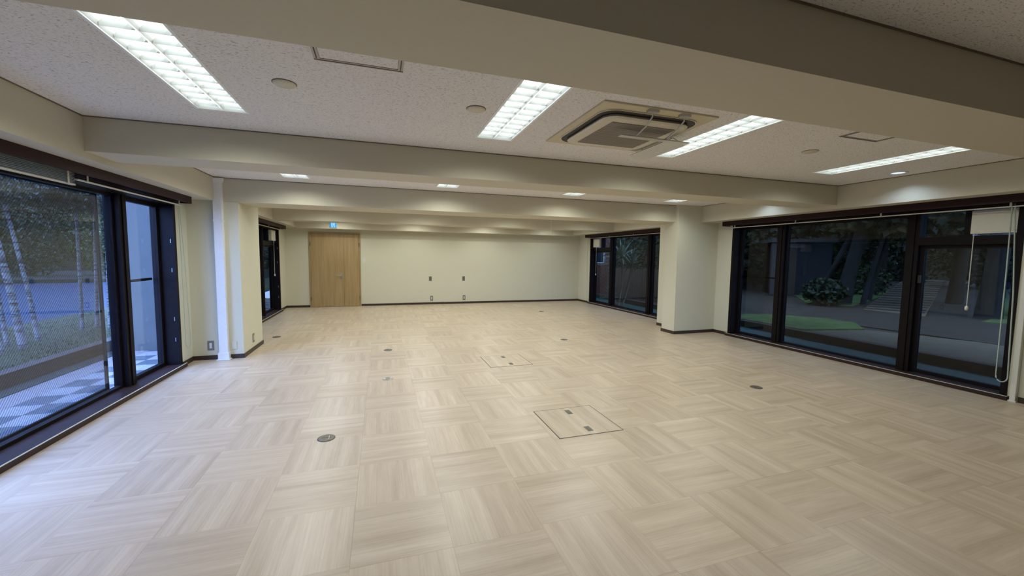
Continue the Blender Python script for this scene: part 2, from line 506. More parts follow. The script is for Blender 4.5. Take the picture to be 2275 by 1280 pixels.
# ------------------------------------------------------------------ baseboards
BBH, BBT = 0.06, 0.012
def bb(name, *boxes):
    m = MB()
    for a, b in boxes: m.box(a, b)
    struct(name, m, 'baseboard_brown')
bb('baseboard_back_left', ((XL, YB - BBT, 0), (-1.905, YB, BBH)))
bb('baseboard_back_right', ((-0.54, YB - BBT, 0), (XR, YB, BBH)))
bb('baseboard_left', ((XL, 6.32, 0), (XL + BBT, 6.63, BBH)), ((XL, 7.6, 0), (XL + BBT, 8.08, BBH)), ((XL, 11.92, 0), (XL + BBT, YB - BBT, BBH)))
bb('baseboard_pier_left', ((XL + BBT, 6.63 - BBT, 0), (-2.185, 6.63, BBH)), ((-2.045, 6.63 - BBT, 0), (-1.885 + BBT, 6.63, BBH)), ((-1.885, 6.63, 0), (-1.885 + BBT, 7.60 + BBT, BBH)))
bb('baseboard_right', ((XR - BBT, 6.20, 0), (XR, 6.53, BBH)), ((XR - BBT, 7.55, 0), (XR, 7.98, BBH)), ((XR - BBT, 11.80, 0), (XR, YB - BBT, BBH)), ((XR - BBT, YN, 0), (XR, 2.335, BBH)))
bb('baseboard_pier_right', ((5.515 - BBT, 6.53 - BBT, 0), (XR - BBT, 6.53, BBH)), ((5.515 - BBT, 6.53, 0), (5.515, 6.90 + BBT, BBH)), ((5.515, 6.90, 0), (5.90 - BBT, 6.90 + BBT, BBH)), ((5.90 - BBT, 6.90 + BBT, 0), (5.90, 7.55, BBH)))

# ------------------------------------------------------------------ windows
def build_window(n):
    side, y0, y1, mull, vent = WINS[n]
    o = -1 if side == 'left' else 1
    X = XL if side == 'left' else XR
    lab = {1: 'large dark bronze sliding window nearest on the left, insect screen on its wide pane', 2: 'large dark bronze window nearest on the right with white vent box',
           3: 'dark bronze window beyond the left pier', 4: 'dark bronze window beyond the right pier with yucca outside', 5: 'dark bronze window in the left wall behind the viewer'}[n]
    w = tag(empty(f'window_{n}', (X, (y0 + y1) / 2, 0)), lab, kind='structure')
    yc = (y0 + y1) / 2
    gl = 'clear_glass' if n == 1 else 'dimmed_glass'
    def bxs(name, mat, *bs, parent=None, bevel=0.0):
        m = MB()
        for u0, u1, a, b, z0, z1 in bs: m.box((o * u0, a - yc, z0), (o * u1, b - yc, z1))
        return m.build(name, mat, parent or w, bevel=bevel)
    D = 0.235     # depth of the metal reveal
    gu = 0.175    # glass line
    bxs('head_frame', 'bronze', (-0.008, D, y0, y1, ZH - 0.045, ZH))
    sl = bxs('sill', 'bronze_sill', (-0.055, 0.15, y0 - 0.02, y1 + 0.02, 0.0, ZS), (0.15, D, y0, y1, 0.0, ZS - 0.012), bevel=0.004)
    bxs('sill_track', 'cream_plastic', (-0.052, -0.043, y0 - 0.02, y1 + 0.02, ZS, ZS + 0.005), parent=sl)
    for a, b in ((y0, y0 + 0.055), (y1 - 0.055, y1)):
        bxs('jamb', 'bronze', (-0.008, D, a, b, ZS, ZH - 0.045))
    z0, z1 = ZS, ZH - 0.045
    for my in mull:
        mu = bxs('mullion', 'bronze', (0.10, D, my - 0.065, my + 0.065, z0, z1))
        bxs('mullion_cap', 'bronze', (0.088, 0.10, my - 0.022, my + 0.022, z0, z1), parent=mu)
    edges = [y0 + 0.055, mull[0] - 0.065, mull[0] + 0.065, mull[1] - 0.065, mull[1] + 0.065, y1 - 0.055]
    for k in range(3):
        a, b = edges[2 * k], edges[2 * k + 1]
        zt = z1
        has_vent = (vent == 'near' and k == 0) or (vent == 'far' and k == 2)
        if has_vent:
            bxs('transom', 'bronze', (0.10, D, a, b, 1.705, 1.805))
            ym = (a + b) / 2
            # vent box takes the outer half, small pane the inner half
            va, vb = (a, a + 0.40) if vent == 'near' else (b - 0.42, b - 0.02)
            bxs('vent_post', 'bronze', (0.12, D, vb, vb + 0.07, 1.805, z1)) if vent == 'near' else bxs('vent_post', 'bronze', (0.12, D, va - 0.07, va, 1.805, z1))
            vb_ = bxs('vent_box', 'vent_white', (0.055, 0.20, va + 0.01, vb - 0.01, 1.825, z1 - 0.015), bevel=0.006)
            bxs('vent_rim', 'white_plastic', (0.045, 0.055, va + 0.03, vb - 0.03, 1.845, 1.855), (0.045, 0.055, va + 0.03, vb - 0.03, z1 - 0.045, z1 - 0.035), parent=vb_)
            yc_ = (va + vb) / 2 + (0.155 if vent == 'near' else -0.03)
            m = MB(); xx = o * 0.05
            m.tube([(xx, yc_ - yc, 1.83), (xx, yc_ - yc, 0.97)], 0.004, 6)
            c = m.build('pull_cord', 'cord_white', vb_)
            MB().lathe([(0.012, 0.0), (0.016, 0.02), (0.014, 0.045), (0.006, 0.055)], 10, (xx, yc_ - yc, 0.93)).build('cord_knob', 'white_plastic', vb_, True)
            ga, gb = (vb + 0.07, b) if vent == 'near' else (a, va - 0.07)
            bxs('glass_pane', gl, (gu, gu + 0.006, ga, gb, 1.805, z1))
            zt = 1.705
        # sash
        s = 0.045 if k != 1 else 0.028
        bxs('sash', 'bronze', (gu - 0.025, gu + 0.03, a, a + s, z0, zt), (gu - 0.025, gu + 0.03, b - s, b, z0, zt), (gu - 0.025, gu + 0.03, a + s, b - s, z0, z0 + s), (gu - 0.025, gu + 0.03, a + s, b - s, zt - s, zt))
        bxs('glass_pane', gl, (gu, gu + 0.006, a + s, b - s, z0 + s, zt - s))
        if k == 2 and vent != 'far':
            bxs('guard_bar', 'bronze', (D + 0.01, D + 0.035, a, b, 1.15, 1.18))
        if has_vent:
            lk = b - 0.025 if vent == 'near' else a + 0.025
            bxs('latch', 'black_gap', (gu - 0.055, gu - 0.025, lk - 0.014, lk + 0.014, 1.22, 1.32))
    if n == 1:
        a, b = edges[2], edges[3]
        sc = bxs('screen_frame', 'bronze', (D + 0.01, D + 0.03, a, a + 0.03, z0, z1), (D + 0.01, D + 0.03, b - 0.09, b - 0.06, z0, z1), (D + 0.01, D + 0.03, a + 0.03, b - 0.09, z0, z0 + 0.03), (D + 0.01, D + 0.03, a + 0.03, b - 0.09, z1 - 0.03, z1))
        bxs('insect_screen', 'screen_mesh', (D + 0.018, D + 0.020, a + 0.03, b - 0.09, z0 + 0.03, z1 - 0.03), parent=sc)
    if n in (1, 3):   # little catch screws on the far jamb
        for zz in (0.35, 0.62, 1.25, 1.62):
            bxs('jamb_catch', 'steel', (0.03, 0.036, y1 - 0.058, y1 - 0.054, zz, zz + 0.05))
    return w
for n in WINS: build_window(n)

# ------------------------------------------------------------------ curtain valances and blinds
def valance(side, y0, y1, label):
    o = -1 if side == 'left' else 1
    X = XL if side == 'left' else XR
    t = thing('valance', label, 'valance', (X, (y0 + y1) / 2, 2.13), 0, 'dark brown valances over the windows')
    h = (y1 - y0) / 2
    MB().box((-o * 0.19, -h, 0), (-o * 0.172, h, ZP - 2.13)).build('front_board', 'valance_brown', t, bevel=0.002)
    MB().box((-o * 0.172, -h, ZP - 2.13 - 0.012), (0, h, ZP - 2.13)).build('top_board', 'valance_brown', t)
    MB().box((-o * 0.012, -h, 0.021), (0, h, ZP - 2.13 - 0.012)).build('back_board', 'valance_brown', t)
    for s in (-1, 1):
        MB().box((-o * 0.172, s * h, 0), (0, s * (h - 0.015), ZP - 2.13 - 0.012)).build('end_board', 'valance_brown', t)
valance('left', 2.2, 6.31, 'dark brown valance over the nearest left window')
valance('right', 2.1, 6.25, 'dark brown valance over the nearest right window')
valance('left', 8.0, 11.80, 'dark brown valance over the window beyond the left pier')
valance('right', 7.9, 11.78, 'dark brown valance over the window beyond the right pier')

def blind(side, y0, y1, label, drop, stack, slat_mat='blind_green'):
    o = -1 if side == 'left' else 1
    X = XL if side == 'left' else XR
    zt = 2.20
    t = thing('venetian_blind', label, 'blind', (X - o * 0.085, (y0 + y1) / 2, zt - drop), 0, 'raised venetian blinds')
    h = (y1 - y0) / 2
    MB().box((-0.022, -h, drop - 0.03), (0.022, h, drop - 0.003)).build('headrail', slat_mat, t)
    n = max(3, int((drop - 0.045) / 0.011))
    ztop = drop - 0.033
    for k in range(stack):
        z = 0.016 + k * (ztop - 0.016) / stack
        MB().box((-0.0125, -h + 0.004, z), (0.0125, h - 0.004, z + 0.0018)).build('slat', slat_mat, t)
    MB().box((-0.014, -h, 0), (0.014, h, 0.012)).build('bottom_rail', 'vent_white', t, bevel=0.002)
    nb = max(2, int((y1 - y0) / 0.75))
    for k in range(nb):
        yy = -h + 0.1 + k * (2 * h - 0.2) / (nb - 1)
        MB().box((-o * 0.024 - 0.002, yy - 0.009, 0.0), (-o * 0.024 + 0.002, yy + 0.009, drop - 0.003)).build('tape', 'cream_plastic', t)
    return t
blind('left', 2.5, 4.37, 'raised venetian blind with thick slat stack, nearest in the left window', 0.155, 9)
blind('left', 4.40, 6.27, 'thinly stacked raised venetian blind by the left pier', 0.105, 4, 'valance_brown')
blind('right', 2.4, 6.13, 'raised venetian blind across the nearest right window', 0.112, 4, 'valance_brown')
blind('left', 8.05, 11.70, 'raised venetian blind in the window beyond the left pier', 0.10, 4, 'valance_brown')
blind('right', 8.0, 11.72, 'raised venetian blind in the window beyond the right pier', 0.10, 4, 'valance_brown')

def cord(label, pts, mat, r=0.0035, cat='cord', name='blind_cord'):
    m = MB()
    o0 = Vector(pts[0])
    m.tube([Vector(p) - o0 for p in pts], r, 6)
    o = m.build(name, mat, None, True); o.location = o0
    return tag(o, label, cat)
def loop_pts(x, ya, yb, zt, zb, sag=0.06):
    d = yb - ya
    out = [(x, ya, zt), (x, ya + d * 0.08, zt * 0.6 + zb * 0.4), (x, ya + d * 0.12, zb + sag)]
    for k in range(9):
        a = math.pi * k / 8
        out.append((x, ya + d * (0.56 - 0.44 * math.cos(a)), zb + sag * (1 - math.sin(a))))
    return out + [(x, ya + d * 0.75, zt * 0.5 + zb * 0.5), (x, ya + d * 0.2, zt)]
cord('thin green looped blind cord hanging by the left pier', loop_pts(XL + 0.03, 6.34, 6.50, 2.10, 0.23), 'cord_green')
cord('pale looped blind cord hanging at the near edge of the right window', loop_pts(XR - 0.08, 2.50, 2.40, 2.13, 0.20), 'cord_green', 0.006)
cord('thin cord hanging beside the far left window', [(XL + 0.03, 11.98, 2.13), (XL + 0.03, 11.99, 1.0), (XL + 0.03, 11.97, 0.25)], 'cord_white')
cord('thin cord hanging beside the far right window', [(XR - 0.03, 11.90, 2.13), (XR - 0.03, 11.90, 1.0), (XR - 0.03, 11.90, 0.08)], 'cord_white', 0.006)

# ------------------------------------------------------------------ ceiling lights
def make_light():
    t = empty('recessed_ceiling_light', (0, 0, 0))
    w, l, d = LIGHT_W / 2 - 0.004, LIGHT_L / 2 - 0.004, 0.105
    h = MB()
    h.poly([(-w, -l, d), (-w, l, d), (w, l, d), (w, -l, d)])
    h.poly([(-w, -l, 0), (-w, l, 0), (-w, l, d), (-w, -l, d)]); h.poly([(w, -l, 0), (w, -l, d), (w, l, d), (w, l, 0)])
    h.poly([(-w, -l, 0), (-w, -l, d), (w, -l, d), (w, -l, 0)]); h.poly([(-w, l, 0), (w, l, 0), (w, l, d), (-w, l, d)])
    h.build('housing', 'fixture_white', t)
    f = MB(); k = 0.016
    f.box((-w - k, -l - k, -0.005), (w + k, -l, 0.0)); f.box((-w - k, l, -0.005), (w + k, l + k, 0.0))
    f.box((-w - k, -l, -0.005), (-w, l, 0.0)); f.box((w, -l, -0.005), (w + k, l, 0.0))
    f.build('trim_frame', 'fixture_white', t)
    for s in (-1, 1):
        cx = s * 0.077
        tb = MB().tube([(cx, -0.585, 0.070), (cx, 0.585, 0.070)], 0.0155, 8)
        tb.build('lamp_tube', 'tube_glow', t, True)
        # side reflectors, curved towards the spine and the rim
        for q, xo in ((-1, cx - 0.073), (1, cx + 0.073)):
            pr = [(xo, 0.003), (xo - q * 0.010, 0.022), (xo - q * 0.017, 0.045)]
            m = MB()
            for i in range(2):
                a, b = pr[i], pr[i + 1]
                m.poly([(a[0], -l, a[1]), (a[0], l, a[1]), (b[0], l, b[1]), (b[0], -l, b[1])])
            m.build('reflector', 'fixture_white', t)
    NB = 11
    bm = MB()
    bw = 0.066
    pts = []
    # one cross blade: wedge with an arched upper edge
    arch = [(-bw, 0.016), (-bw * 0.75, 0.034), (-bw * 0.35, 0.046), (bw * 0.35, 0.046), (bw * 0.75, 0.034), (bw, 0.016)]
    n = len(arch)
    for (x, z) in arch: bm.v += [(x, -0.011, z), (x, 0.011, z), (x, 0.0, 0.004)]
    for i in range(n - 1):
        a, b = 3 * i, 3 * (i + 1)
        bm.f += [(a, b, b + 1, a + 1), (a + 1, b + 1, b + 2, a + 2), (a + 2, b + 2, b, a)]
    me = bm.mesh('louver_blade', 'fixture_white')
    for s in (-1, 1):
        for k in range(NB):
            o = link('louver_blade', me, t)
            o.location = (s * 0.077, -l + (k + 0.5) * 2 * l / NB - 0.0, 0)
    ld = bpy.data.lights.new('tube_light', 'SPOT')
    ld.energy = LAMP_W; ld.color = (0.96, 1.0, 0.92); ld.spot_size = R(166); ld.spot_blend = 0.6; ld.shadow_soft_size = 0.0
    for yy in (-0.48, -0.16, 0.16, 0.48):
        o = link('tube_light', ld, t); o.location = (0, yy, -0.012)
    return t
light0 = make_light()
lab_l = {0: ['twin-tube louvred ceiling light nearest the left window', 'twin-tube louvred ceiling light left of the air conditioner', 'twin-tube louvred ceiling light right of the air conditioner', 'twin-tube louvred ceiling light nearest the right window'],
         1: ['partly hidden ceiling light beyond the second beam, leftmost of four', 'partly hidden ceiling light beyond the second beam, second from left', 'partly hidden ceiling light beyond the second beam, third from left', 'partly hidden ceiling light beyond the second beam, beside the right pier'],
         2: ['ceiling light hidden behind the beam between the piers'] * 4, 3: ['ceiling light hidden behind the beam beyond the piers'] * 4}
grp = ['louvred ceiling lights in the nearest bay', 'ceiling lights beyond the second beam', 'ceiling lights behind the pier beam', 'ceiling lights in the farthest bay']
weak = next(c for c in light0.children if c.type == 'LIGHT').data.copy(); weak.energy = LAMP_W * 0.62
cnt = {}
for i, (x, y, b) in enumerate(LIGHTS):
    o = light0 if i == 0 else copy_tree(light0)
    o.location = (x, y, ZC)
    k = cnt.get(b, 0); cnt[b] = k + 1
    tag(o, lab_l[b][k], 'ceiling light', grp[b])
    if x > 4:          # the tubes along the right windows are weaker
        for ch in o.children:
            if ch.type == 'LIGHT': ch.data = weak

def downlight(x, y, label):
    t = thing('downlight', label, 'downlight', (x, y, ZC), 0, 'round downlights along the right window')
    MB().lathe([(0.094, 0.0), (0.094, -0.004), (0.066, -0.006), (0.064, 0.0)], 28, cap=False).build('trim_ring', 'white_paint', t, True)
    m = MB(); n = 24
    prof = [(0.065, 0.0), (0.06, 0.05), (0.045, 0.085)]
    for i in range(2):
        for k in range(n):
            a, b = 2 * math.pi * k / n, 2 * math.pi * (k + 1) / n
            (r0, z0), (r1, z1) = prof[i], prof[i + 1]
            m.poly([(r0 * math.cos(a), r0 * math.sin(a), z0), (r1 * math.cos(a), r1 * math.sin(a), z1), (r1 * math.cos(b), r1 * math.sin(b), z1), (r0 * math.cos(b), r0 * math.sin(b), z0)])
    m.build('reflector', 'fixture_white', t)
    ld = bpy.data.lights.new('downlight_beam', 'SPOT')
    ld.energy = 9.0; ld.color = (0.55, 0.73, 1.0); ld.spot_size = R(140); ld.spot_blend = 0.8; ld.shadow_soft_size = 0.0
    lo = link('downlight_beam', ld, t); lo.location = (0, 0, -0.012)
    MB().lathe([(0.03, 0.078), (0.042, 0.05), (0.034, 0.028), (0.012, 0.02)], 16).build('lamp', 'downlight_glow', t, True)
downlight(*DOWN[0], 'small round bluish downlight beside the right window')
downlight(*DOWN[1], 'round downlight behind the second beam washing the right wall')

# ------------------------------------------------------------------ other ceiling fittings
DISC = [(-0.542, 2.853, 'round cream blank cover on ceiling between nearest light and second light, left one'), (0.655, 2.872, 'round cream blank cover just left of the second ceiling light'), (3.915, 2.874, 'round cream blank cover near the right-hand ceiling light')]
for x, y, lb in DISC:
    t = thing('ceiling_cover', lb, 'ceiling cover', (x, y, ZC), 0, 'round cream ceiling covers')
    MB().lathe([(0.065, 0.0), (0.065, -0.006), (0.058, -0.011), (0.01, -0.012)], 28).build('cap', 'cream_plastic', t, True)
    MB().lathe([(0.069, 0.0), (0.069, -0.003), (0.064, -0.003)], 28).build('rim', 'trim_brown', t)
for x0, lb in ((-0.32, 'square ceiling access hatch with silver frame on the left'), (3.655, 'square ceiling access hatch with silver frame on the right')):
    t = thing('ceiling_access_panel', lb, 'access panel', (x0 + 0.227, 2.225, ZC), 0, 'ceiling access panels')
    a = 0.227
    MB().box((-a + 0.03, -a + 0.03, -0.003), (a - 0.03, a - 0.03, 0)).build('board', 'acoustic_board', t)
    for i, (p, q) in enumerate((((-a, -a, -0.006), (a, -a + 0.028, 0)), ((-a, a - 0.028, -0.006), (a, a, 0)), ((-a, -a + 0.028, -0.006), (-a + 0.028, a - 0.028, 0)), ((a - 0.028, -a + 0.028, -0.006), (a, a - 0.028, 0)))):
        fo = MB().box(p, q).build('frame_bar', 'access_alu', t)
        (px, py), (qx, qy) = p[:2], q[:2]
        if qx - px > qy - py: g = MB().box((px, (py + qy) / 2 - 0.003, -0.0075), (qx, (py + qy) / 2 + 0.003, -0.006))
        else: g = MB().box(((px + qx) / 2 - 0.003, py, -0.0075), ((px + qx) / 2 + 0.003, qy, -0.006))
        g.build('frame_groove', 'groove_dark', fo)

# ceiling cassette air conditioner
def rrect(w, h, r, z, n=6):
    out = []
    for cx, cy, a0 in ((w - r, h - r, 0), (-w + r, h - r, 90), (-w + r, -h + r, 180), (w - r, -h + r, 270)):
        for k in range(n + 1):
            a = R(a0 + 90 * k / n)
            out.append((cx + r * math.cos(a), cy + r * math.sin(a), z))
    return out
def rings(m, loops):
    """stitch equal-length loops; first and last are capped"""
    n0 = len(m.v); k = len(loops[0])
    for lp in loops: m.v += [tuple(p) for p in lp]
    for i in range(len(loops) - 1):
        for j in range(k):
            q = (j + 1) % k
            m.f.append((n0 + i * k + j, n0 + i * k + q, n0 + (i + 1) * k + q, n0 + (i + 1) * k + j))
    m.f.append(tuple(n0 + j for j in range(k - 1, -1, -1)))
    e = n0 + (len(loops) - 1) * k
    m.f.append(tuple(e + j for j in range(k)))
    return m
ac = thing('ceiling_air_conditioner', 'cream ceiling cassette air conditioner with square grille and wind deflectors', 'air conditioner', (1.89, 2.92, ZC))
MB().box((-0.475, -0.50, -0.012), (0.475, 0.50, 0.0)).build('backing_plate', 'ac_plate_cream', ac, bevel=0.003)
rings(MB(), [rrect(0.415, 0.415, 0.12, -0.012), rrect(0.415, 0.415, 0.12, -0.020)]).build('outer_rim', 'ac_cream', ac)
rings(MB(), [rrect(0.408, 0.408, 0.118, -0.020), rrect(0.408, 0.408, 0.118, -0.0225)]).build('air_slot', 'black_gap', ac)
body = rings(MB(), [rrect(0.355, 0.355, 0.095, -0.0225), rrect(0.366, 0.366, 0.10, -0.040), rrect(0.348, 0.348, 0.09, -0.050)]).build('front_panel', 'ac_cream', ac)
gr = MB().box((-0.275, -0.275, -0.054), (0.275, 0.275, -0.050)).build('intake_grille', 'ac_grille_grey', ac)
for k in range(4):
    yy = -0.275 + 0.55 * (k + 1) / 5
    MB().box((-0.275, yy - 0.0022, -0.057), (0.275, yy + 0.0022, -0.054)).build('grille_bar', 'ac_bar', gr)
for k in range(26):
    yy = -0.27 + 0.54 * k / 25
    MB().box((-0.27, yy - 0.0022, -0.0558), (0.27, yy + 0.0022, -0.054)).build('grille_slat', 'ac_grille_grey', gr)
# deflector boards on wire arms, near side and right side
db = MB().box((-0.16, -0.215, -0.118), (0.47, -0.165, -0.108)).build('deflector_board', 'clear_plastic', ac, bevel=0.003)
for xx in (-0.02, 0.25):
    MB().tube([(xx - 0.06, -0.47, -0.012), (xx - 0.05, -0.46, -0.05), (xx - 0.03, -0.36, -0.085), (xx, -0.20, -0.106)], 0.006, 8).build('wire_arm', 'steel', ac, True)
    MB().box((xx - 0.10, -0.495, -0.030), (xx - 0.02, -0.455, -0.012)).build('arm_clip', 'steel', ac)
db2 = MB().prism([(0.40, -0.10, -0.055), (0.52, -0.10, -0.105), (0.525, -0.10, -0.098), (0.405, -0.10, -0.048)], (0, 0.62, 0)).build('side_deflector', 'clear_plastic', ac)
for yy in (0.0, 0.40):
    MB().tube([(0.46, yy, -0.012), (0.47, yy, -0.05), (0.48, yy, -0.085)], 0.005, 8).build('wire_arm', 'steel', ac, True)

# ------------------------------------------------------------------ door
DX0, DX1, DH = -1.865, -0.585, 2.075
dr = tag(empty('door_1', ((DX0 + DX1) / 2, YB, 0)), 'pale wood unequal double door in the far wall', kind='structure')
w = (DX1 - DX0) / 2; fw = 0.032
for nm, p, q in (('door_jamb', (-w - fw, -0.03, 0), (-w, 0, DH + fw)), ('door_jamb', (w, -0.03, 0), (w + fw, 0, DH + fw)), ('door_head', (-w, -0.03, DH), (w, 0, DH + fw))):
    MB().box(p, q).build(nm, 'door_wood', dr)
MB().box((-w, -0.008, 0.0), (w, 0, DH)).build('door_gap', 'groove_dark', dr)
xm = 0.222
lf = MB().box((-w + 0.004, -0.026, 0.006), (xm - 0.002, -0.008, DH - 0.005)).build('door_leaf', 'door_wood', dr)
lf2 = MB().box((xm + 0.002, -0.026, 0.006), (w - 0.004, -0.008, DH - 0.005)).build('door_leaf', 'door_wood', dr)
MB().box((xm - 0.075, -0.031, 0.80), (xm - 0.035, -0.026, 0.97)).build('lock_plate', 'steel', lf)
MB().tube([(xm - 0.055, -0.031, 0.90), (xm - 0.055, -0.075, 0.90), (xm - 0.065, -0.08, 0.90), (xm - 0.175, -0.08, 0.895)], 0.010, 8).build('lever_handle', 'steel', lf, True)
MB().lathe([(0.015, 0), (0.015, 0.012)], 12, (0, 0, 0)).build('thumb_turn', 'steel', lf).location = (xm - 0.055, -0.04, 0.83)
for sx in (-1, 1):
    for zz in (0.24, 1.78):
        MB().tube([(sx * (w + 0.0), -0.034, zz - 0.055), (sx * (w + 0.0), -0.034, zz + 0.055)], 0.011, 8).build('hinge', 'handle_grey', lf if sx < 0 else lf2)

# ------------------------------------------------------------------ wall plates
def plate(name, label, cat, loc, rz, w, h, mat, inner=None, group=None):
    """local: plate in the xz plane facing -y"""
    t = thing(name, label, cat, loc, rz, group)
    MB().box((-w / 2, -0.008, -h / 2), (w / 2, 0, h / 2)).build('cover_plate', mat, t, bevel=0.002)
    if inner:
        for (a, b, c, d, mm) in inner:
            MB().box((a, -0.011, c), (b, -0.008, d)).build('insert', mm, t)
    return t
sock = [(-0.014, 0.014, -0.038, 0.038, 'white_plastic'), (-0.007, -0.004, 0.012, 0.026, 'black_gap'), (0.004, 0.007, 0.012, 0.026, 'black_gap'), (-0.007, -0.004, -0.026, -0.012, 'black_gap'), (0.004, 0.007, -0.026, -0.012, 'black_gap')]
def sockets(s): return [(a, b, c, d, m) if i == 0 else (a, b, c, d, m) for i, (a, b, c, d, m) in enumerate(s[:1])]
plate('wall_outlet', 'grey-framed wall outlet on the left pier beside the white duct', 'outlet', (-2.285, 6.63, 0.20), 0, 0.078, 0.135, 'plate_grey', sockets(sock), 'wall outlets')
plate('blank_plate', 'cream blank plate on the left pier right of the white duct', 'wall plate', (-2.00, 6.63, 0.19), 0, 0.07, 0.12, 'cream_plastic', [(-0.028, 0.028, -0.052, 0.052, 'cream_plastic')])
plate('wall_outlet', 'narrow-looking outlet on the inner side of the left pier', 'outlet', (-1.885, 7.09, 0.20), R(90), 0.078, 0.135, 'plate_grey', sockets(sock), 'wall outlets')
plate('wall_outlet', 'low outlet on the far wall, left of the pair', 'outlet', (1.487, YB, 0.185), 0, 0.085, 0.15, 'plate_grey', sockets(sock), 'wall outlets')
plate('wall_outlet', 'low outlet on the far wall, right of the pair', 'outlet', (2.50, YB, 0.187), 0, 0.085, 0.15, 'plate_grey', sockets(sock), 'wall outlets')
plate('wall_outlet', 'pale outlet low on the far wall near the right corner', 'outlet', (5.684, YB, 0.20), 0, 0.08, 0.14, 'cream_plastic', sockets(sock), 'wall outlets')
plate('metal_plate', 'dark metal blank plate on the far wall, left of the two', 'wall plate', (1.449, YB, 0.79), 0, 0.085, 0.14, 'plate_grey', [(-0.03, 0.03, -0.05, 0.05, 'handle_grey')], 'dark wall plates')
plate('metal_plate', 'dark metal blank plate on the far wall, right of the two', 'wall plate', (2.484, YB, 0.79), 0, 0.085, 0.14, 'plate_grey', [(-0.03, 0.03, -0.05, 0.05, 'handle_grey')], 'dark wall plates')
plate('light_switch', 'white triple light switch right of the wooden door', 'switch', (-0.453, YB, 1.33), 0, 0.085, 0.145, 'white_plastic', [(-0.03, 0.03, 0.02 * k - 0.008, 0.02 * k + 0.008, 'cream_plastic') for k in (-2, 0, 2)])

# emergency exit sign on the far beam
ex = thing('exit_sign', 'small glowing blue emergency exit sign above the wooden door', 'exit sign', (-1.217, 12.15, 2.225))
MB().box((-0.09, -0.03, 0), (0.09, 0, 0.165)).build('sign_case', 'white_plastic', ex, bevel=0.003)
MB().box((-0.083, -0.033, 0.008), (0.083, -0.03, 0.157)).build('sign_face', 'exit_blue', ex)
pg = MB()
pg.box((-0.045, -0.035, 0.02), (-0.033, -0.033, 0.148)); pg.box((0.033, -0.035, 0.02), (0.045, -0.033, 0.148)); pg.box((-0.033, -0.035, 0.137), (0.033, -0.033, 0.148))
pg.box((-0.012, -0.035, 0.112), (0.010, -0.033, 0.132))
pg.prism([(-0.016, -0.033, 0.108), (0.012, -0.033, 0.108), (0.008, -0.033, 0.068), (-0.010, -0.033, 0.068)], (0, -0.002, 0))
pg.prism([(-0.010, -0.033, 0.07), (0.0, -0.033, 0.07), (-0.018, -0.033, 0.022), (-0.028, -0.033, 0.022)], (0, -0.002, 0))
pg.prism([(0.0, -0.033, 0.07), (0.009, -0.033, 0.07), (0.026, -0.033, 0.026), (0.016, -0.033, 0.026)], (0, -0.002, 0))
pg.build('running_figure', 'exit_white', ex)

# ------------------------------------------------------------------ white duct on the left pier, conduit on the right, thin riser
du = thing('wall_duct', 'white square cable duct running floor to ceiling on the left pier', 'cable duct', (-2.115, 6.63, 0))
MB().box((-0.055, -0.065, 0.012), (0.055, 0, ZC - 0.05)).build('trunking', 'white_paint', du, bevel=0.006)
MB().box((-0.068, -0.078, 0.0), (0.068, 0, 0.10)).box((-0.085, -0.105, 0.0), (0.085, 0, 0.012)).build('foot_cover', 'white_paint', du, bevel=0.004)
MB().prism([(-0.085, -0.085, ZC - 0.015), (0.085, -0.085, ZC - 0.015), (0.055, -0.065, ZC - 0.085), (-0.055, -0.065, ZC - 0.085)], (0, 0.06, 0)).build('top_collar', 'white_paint', du)
MB().box((-0.058, -0.069, 1.93), (0.058, 0, 1.955)).build('joint_cover', 'white_paint', du)
cd = thing('wall_conduit', 'white square conduit beside the near edge of the right window', 'conduit', (XR, 2.365, 0))
MB().box((-0.045, -0.022, 0.0), (0, 0.022, 2.13)).build('trunking', 'white_plastic', cd, bevel=0.004)
MB().box((-0.05, -0.03, 0.0), (0, 0.03, 0.015)).build('foot_cover', 'white_plastic', cd)
cv = thing('ceiling_pull_cord', 'thin white cord hanging in front of the beam beyond the right pier', 'cord', (4.10, 9.45, 2.10))
MB().tube([(0, 0, ZC - 2.10), (0, 0, 0.02)], 0.006, 6).build('line', 'white_plastic', cv)
MB().lathe([(0.012, 0), (0.012, 0.02), (0.004, 0.028)], 8).build('end_knob', 'white_plastic', cv)

# ------------------------------------------------------------------ floor fittings
def hatch(x0, x1, y0, y1, label, hx, far_o):
    t = thing('floor_access_hatch', label, 'floor hatch', ((x0 + x1) / 2, (y0 + y1) / 2, 0.0002), 0, 'floor access hatches')
    a, b = (x1 - x0) / 2, (y1 - y0) / 2
    e = 0.0075
    for p, q in (((-a, -b), (a, -b + e)), ((-a, b - e), (a, b)), ((-a, -b + e), (-a + e, b - e)), ((a - e, -b + e), (a, b - e))):
        MB().box((*p, 0), (*q, 0.0012)).build('edge_strip', 'groove_dark', t)
    m = MB().box((-a + e, -b + e, 0), (a - e, b - e, 0.0016))
    me = m.mesh('lid', 'wood_print_tile')
    uv = me.uv_layers.new(name='grain')
    for lp in me.loops:
        c = me.vertices[lp.vertex_index].co; uv.data[lp.index].uv = (c.y, c.x)
    link('lid', me, t)
    for hy in (-b + 0.11, b - 0.11):
        hp = MB().box((hx - 0.025, hy - 0.048, 0.0016), (hx + 0.025, hy + 0.048, 0.003)).build('lift_handle', 'handle_grey', t)
        MB().box((hx - 0.012, hy - 0.022, 0.003), (hx + 0.012, hy + 0.022, 0.0042)).build('handle_insert', 'lid_grey', hp)
hatch(1.39, 2.002, 2.942, 3.555, 'square floor access hatch, the nearer of two', 0.02, 0)
hatch(1.397, 2.004, 5.167, 5.78, 'square floor access hatch, the farther of two', 0.02, 0)
